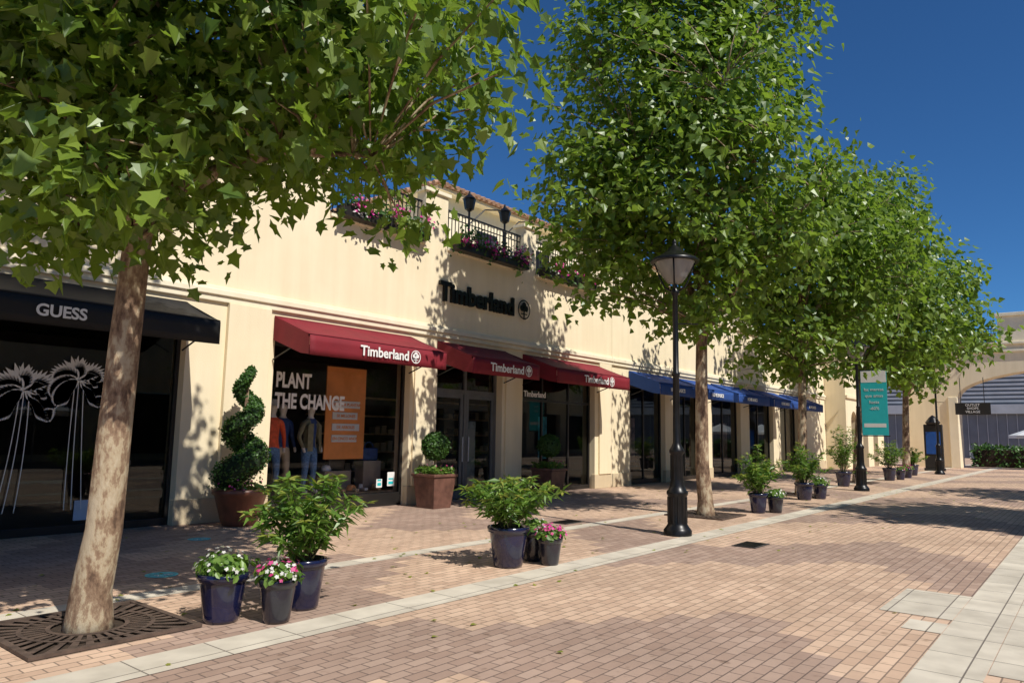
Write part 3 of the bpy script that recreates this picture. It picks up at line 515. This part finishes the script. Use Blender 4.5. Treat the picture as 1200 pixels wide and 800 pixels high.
# ---------------------------------------------------------------- shop window displays
def mannequin(x,y,z,top,pants,skin,face=-math.pi/2,armb=.25,cap=None,inner=None,s=1.):
    e=empty("mannequin",(x,y,z))
    J={'pel':(0,0,.95,.15),'wai':(0,0,1.1,.135),'che':(0,.0,1.32,.17),'neck0':(0,0,1.47,.08),'neck':(0,0,1.56,.052),'hd1':(0,-.01,1.64,.085),'hd2':(0,-.01,1.74,.095),'hd3':(0,0,1.81,.06)}
    for sgn,n in ((1,'L'),(-1,'R')):
        J['sh'+n]=(sgn*.19,0,1.42,.075); J['el'+n]=(sgn*.27,.04,1.14,.05); J['wr'+n]=(sgn*.25,-.10*armb*4,.92,.034); J['ha'+n]=(sgn*.24,-.14*armb*4,.83,.032)
        J['hp'+n]=(sgn*.10,0,.88,.115); J['kn'+n]=(sgn*.12,-.03,.50,.075); J['an'+n]=(sgn*.13,.02,.10,.05); J['to'+n]=(sgn*.15,-.14,.04,.045)
    E=[('pel','wai'),('wai','che'),('che','neck0'),('neck0','neck'),('neck','hd1'),('hd1','hd2'),('hd2','hd3')]
    for n in 'LR': E+=[('neck0','sh'+n),('sh'+n,'el'+n),('el'+n,'wr'+n),('wr'+n,'ha'+n),('pel','hp'+n),('hp'+n,'kn'+n),('kn'+n,'an'+n),('an'+n,'to'+n)]
    K=list(J); me=bpy.data.meshes.new("body"); me.from_pydata([J[k][:3] for k in K],[(K.index(a),K.index(c)) for a,c in E],[]); o=bpy.data.objects.new("body_tmp",me); col.objects.link(o)
    md=o.modifiers.new("skin","SKIN"); md.use_smooth_shade=True
    for i,k in enumerate(K): me.skin_vertices[0].data[i].radius=(J[k][3],J[k][3]*.85)
    me.skin_vertices[0].data[0].use_root=True
    o.modifiers.new("sub","SUBSURF").levels=2
    bpy.context.view_layer.update(); dg=bpy.context.evaluated_depsgraph_get(); m2=bpy.data.meshes.new_from_object(o.evaluated_get(dg)); bpy.data.objects.remove(o)
    m2.materials.clear(); shoe=WHITE
    for mm in (skin,top,pants,shoe,inner or top): m2.materials.append(mm)
    for p in m2.polygons:
        c=p.center; i=1
        if c.z>1.52: i=0
        elif c.z<.10: i=3
        elif c.z<.93 and abs(c.x)<.2: i=2
        elif c.z<.93: i=0
        elif inner and abs(c.x)<.07 and c.y<0: i=4
        p.material_index=i
    o=bpy.data.objects.new("body",m2); col.objects.link(o); o.parent=e
    if cap:
        b=B(); b.lathe((0,0,1.76),[(.11,-.02),(.112,.03),(.09,.1),(.0,.125)],16); b.poly([(-.09,-.09,1.75),(.09,-.09,1.75),(.07,-.2,1.735),(-.07,-.2,1.735)]); o=b.out("cap",cap,None); o.parent=e
    if inner:
        b=B()
        for sg in (-1,1): b.poly([(sg*.08,-.17,1.42),(sg*.19,-.13,1.38),(sg*.2,-.14,.86),(sg*.09,-.18,.86)])
        o=b.out("jacket_flaps",top,None); o.parent=e
    e.rotation_euler=(0,0,face+math.pi/2); e.scale=(s,s,s)
RED=mat("orange_red_cloth",(.85,.12,.04),.8,.2,12); OLIVE=mat("olive_jacket",(.28,.26,.15),.8,.2,12); NAV=mat("navy_cloth",(.04,.08,.22),.8,.2,12); JEAN=mat("denim",(.12,.24,.45),.85,.3,30); SKIN=mat("mannequin_grey",(.75,.7,.62),.4); KHAKI=mat("khaki",(.5,.42,.3),.8)
e=empty("display_plinth",(9,12.9,0)); b=B(); b.box(7.85,11.15,12.32,13.3,.03,.32); b.out("platform",WOOD,e,bevel=.01); b=B(); b.box(9.6,10.3,12.75,13.0,.32,.75); b.box(10.55,11.05,12.65,12.95,.32,.95); b.out("blocks",INTF,e,bevel=.01)
mannequin(8.15,12.55,.32,RED,JEAN,SKIN,-math.pi/2-.2,.1,WHITE); mannequin(9.0,12.5,.32,OLIVE,JEAN,SKIN,-math.pi/2+.2,.2,mat("black_cap",(.02,.02,.02)),NAV)
mannequin(8.58,12.85,.32,NAV,KHAKI,SKIN)
e=empty("window_poster",(10.1,12.7,2)); b=B(); b.box(9.45,10.5,12.62,12.65,1.0,2.95); b.out("panel",ORANGE,e); b=B(); b.tube([(9.5,12.635,2.95),(9.5,12.635,3.42)],.006,6); b.tube([(10.45,12.635,2.95),(10.45,12.635,3.42)],.006,6); b.out("hanging_wires",BLACK,e)
b=B()
for k in range(4): b.box(9.62,10.34-.06*(k%2),12.60,12.618,2.10-.24*k-.02,2.10-.24*k+.13)
b.out("text_bands",WHITE,e)
for k,s in enumerate(["VAMOS A PLANTAR","50 MILLONES","DE ARBOLES","EN CINCO ANOS"]):
    text("lettering",s,.085,(9.97,12.595,2.125-.24*k),ORANGE,e,ext=.001,off=.002)
e=empty("window_lettering",(8.6,12.2,2.4))
for k,s in enumerate(["PLANT","THE CHANGE"]): text("lettering",s,.40,(7.95,D+.20,2.42-.40*k),WHITE,e,align='LEFT',ext=.001,off=.014,sx=.66)
for (x,z,w,h) in ((10.95,.42,.2,.3),(10.62,.4,.16,.18)):
    e=empty("window_notice",(x,D+.2,z)); b=B(); b.box(x-w/2,x+w/2,D+.195,D+.2,z,z+h); b.out("sheet",WHITE,e)
    b=B(); b.box(x-w/2+.03,x+w/2-.03,D+.19,D+.194,z+.04,z+.1);b.box(x-w/2+.03,x+w/2-.03,D+.19,D+.194,z+.14,z+.17); b.out("print",TEAL,e)
def bag(x,y,z,m):
    e=empty("display_bag",(x,y,z)); b=B(); b.box(x-.22,x+.22,y-.08,y+.08,z,z+.28); b.out("body",m,e,bevel=.04); b=B(); b.tube([(x+.13*math.cos(t),y,z+.26+.15*math.sin(t)) for t in [math.pi*k/8 for k in range(9)]],.012,6); b.out("handle",m,e)
bag(10.8,12.8,.95,NAV); bag(9.95,12.87,.75,DARK)
def cap(x,y,z,m): e=empty("display_cap",(x,y,z)); b=B(); b.lathe((x,y,z),[(.1,0),(.105,.05),(.08,.11),(0,.13)],16); b.poly([(x-.08,y-.07,z+.01),(x+.08,y-.07,z+.01),(x+.06,y-.19,z),(x-.06,y-.19,z)]); b.out("crown_and_brim",m,e,True)
cap(9.7,12.85,.75,WHITE); cap(10.15,12.55,.34,ORANGE); cap(9.45,12.5,.34,WHITE)
def shoe(x,y,z,m):
    e=empty("display_shoe",(x,y,z)); b=B(); b.lathe((0,0,0),[(.0,0),(.045,0),(.05,.03),(.045,.1),(.04,.13)],12)
    V=[(x+vx,y+vy,z+vz) for vx,vy,vz in b.v]; b.v=V; b.box(x-.045,x+.045,y-.2,y+.05,z,z+.06); b.out("boot",m,e,bevel=.015)
for k in range(5): shoe(9.55+k*.3,12.52+.08*(k%2),.33,[WHITE,WOOD,KHAKI][k%3])
e=empty("shop_shelving",(16,15,0)); b=B()
for z in (.5,1.0,1.5,2.0,2.5): b.box(11.6,19.2,15.9,16.35,z,z+.04)
b.out("boards",WOOD,e); b=B()
for z in (.54,1.04,1.54,2.04):
    for k in range(30):
        if random.random()<.7: x=11.7+k*.25; b.box(x,x+.18,16.0,16.25,z,z+random.uniform(.1,.3))
b.out("goods",KHAKI,e)
e=empty("window_poster",(17.2,13,1.6)); b=B(); b.box(16.75,17.15,12.5,12.52,.9,2.1); b.out("panel",mat("poster_teal",(.1,.5,.65),.5,.4,8),e)
e=empty("window_poster",(12.9,12.6,1.6)); b=B(); b.box(13.6,14.1,12.55,12.57,.3,1.9); b.out("panel",mat("poster_pale",(.6,.7,.7),.5,.5,6),e); b=B(); b.box(13.65,14.05,12.53,12.548,1.0,1.7); b.out("print",WHITE,e)
for x in (21.6,25.0,28.2,29.6,32.2,36.1):
    e=empty("window_poster",(x,12.6,1.5)); b=B(); b.box(x,x+.7,12.5,12.52,.7,2.2); b.out("panel",mat("poster_print",(.45+.2*random.random(),.4,.35),.5,.6,5),e)
def palm(x,z,s,lean):
    e=empty("palm_window_graphic",(x,D+.17,z)); b=B(); y=D+.175
    for k,(a,L) in enumerate([(-.15,.7),(.35,.85),(.85,.8),(1.4,.62),(1.9,.75),(2.4,.85),(2.95,.75),(3.4,.62)]):
        L*=s; N=16; f=lambda t:(x+math.cos(a)*L*t*(1-.25*t),z+math.sin(a)*L*t-.95*L*t*t*.75)
        for j in range(1,N+1):
            t=j/N; p=f(t); q=f(t-.02); tx_,tz_=p[0]-q[0],p[1]-q[1]; l=math.hypot(tx_,tz_)+1e-6; tx_/=l;tz_/=l
            ln=s*.38*math.sin(math.pi*min(1,t*.8+.15))+.02; w=.026*s+.007
            for sg in (-1,1):
                dx=tx_*.6+sg*-tz_*.65; dz=tz_*.6+sg*tx_*.65-.45; m_=math.hypot(dx,dz); dx/=m_;dz/=m_
                yy=y-.0004*(k+1)
                b.poly([(p[0]-dz*w,yy,p[1]+dx*w),(p[0]+dz*w,yy,p[1]-dx*w),(p[0]+dx*ln*.6+dz*w*1.2,yy,p[1]+dz*ln*.6-dx*w*1.2),(p[0]+dx*ln,yy,p[1]+dz*ln),(p[0]+dx*ln*.6-dz*w*1.2,yy,p[1]+dz*ln*.6+dx*w*1.2)])
    b.out("fronds",WHITE,e); b=B(); N=12
    for ln in (0,.07,-.05):
        for j in range(N):
            t0,t1=j/N,(j+1)/N; f=lambda t:(x+ln*(1+t)-lean*t*t,z-t*(z-.35)); p,q=f(t0),f(t1); b.poly([(p[0]-.006,y,p[1]),(p[0]+.006,y,p[1]),(q[0]+.006,y,q[1]),(q[0]-.006,y,q[1])])
    b.out("trunk_line",WHITE,e)
palm(3.78,2.1,.66,.12); palm(4.5,2.3,.60,-.05); palm(1.9,2.2,.8,.15)
e=empty("window_notice",(4.75,D+.2,.3)); b=B(); b.box(4.6,4.82,D+.195,D+.2,.18,.48); b.out("sheet",mat("notice_blue_white",(.4,.5,.65),.5),e)
mannequin(5.5,13.2,.1,DARK,DARK,SKIN); mannequin(2.4,13.4,.1,NAV,DARK,SKIN)
# ---------------------------------------------------------------- light
el=math.radians(49); az=(-.2,-1.0); l=math.hypot(*az); sd=Vector((az[0]/l*math.cos(el),az[1]/l*math.cos(el),math.sin(el)))
sun=bpy.data.lights.new("sun","SUN"); sun.energy=5.0; sun.angle=math.radians(.5); sun.color=(1,.95,.86); so=bpy.data.objects.new("sun",sun); col.objects.link(so); so.rotation_euler=sd.to_track_quat('Z','Y').to_euler(); so.location=(0,-20,30)
w=bpy.data.worlds.new("World"); sc.world=w; w.use_nodes=True; nt=w.node_tree; bg=nt.nodes["Background"]; sk=nt.nodes.new("ShaderNodeTexSky"); sk.sky_type='NISHITA'; sk.sun_disc=False; sk.sun_elevation=el; sk.sun_rotation=math.atan2(az[0],az[1]); sk.altitude=1200; sk.air_density=.9; sk.dust_density=0; sk.ozone_density=2.5
mxn=nt.nodes.new("ShaderNodeMix"); mxn.data_type='RGBA'; mxn.blend_type='MULTIPLY'; mxn.inputs[0].default_value=1; mxn.inputs[7].default_value=(.45,.92,1.35,1)
nt.links.new(sk.outputs[0],mxn.inputs[6]); nt.links.new(mxn.outputs[2],bg.inputs[0]); bg.inputs[1].default_value=.072
# ---------------------------------------------------------------- camera
f=850;r=0.0175
a=690*math.cos(r)+120*math.sin(r); b_=690*math.sin(r)-120*math.cos(r)
p=math.atan(-b_/f); al=math.atan(a/f*math.cos(p)); ca,sa=math.cos(al),math.sin(al)
Fv=Vector((ca*math.cos(p),sa*math.cos(p),math.sin(p)));Uv=Vector((-ca*math.sin(p),-sa*math.sin(p),math.cos(p)));Rv=Vector((sa,-ca,0))
cx=Rv*math.cos(r)+Uv*math.sin(r); cy=-Rv*math.sin(r)+Uv*math.cos(r); cz=-Fv
M=Matrix(((cx.x,cy.x,cz.x,0),(cx.y,cy.y,cz.y,0),(cx.z,cy.z,cz.z,1.6),(0,0,0,1)))
cam=bpy.data.cameras.new("camera"); cam.lens=f/1200*36; cam.sensor_width=36; cam.clip_end=1000; co=bpy.data.objects.new("camera",cam); col.objects.link(co); co.matrix_world=M; sc.camera=co
sc.view_settings.view_transform='Standard'; sc.view_settings.look='None'; sc.view_settings.exposure=0
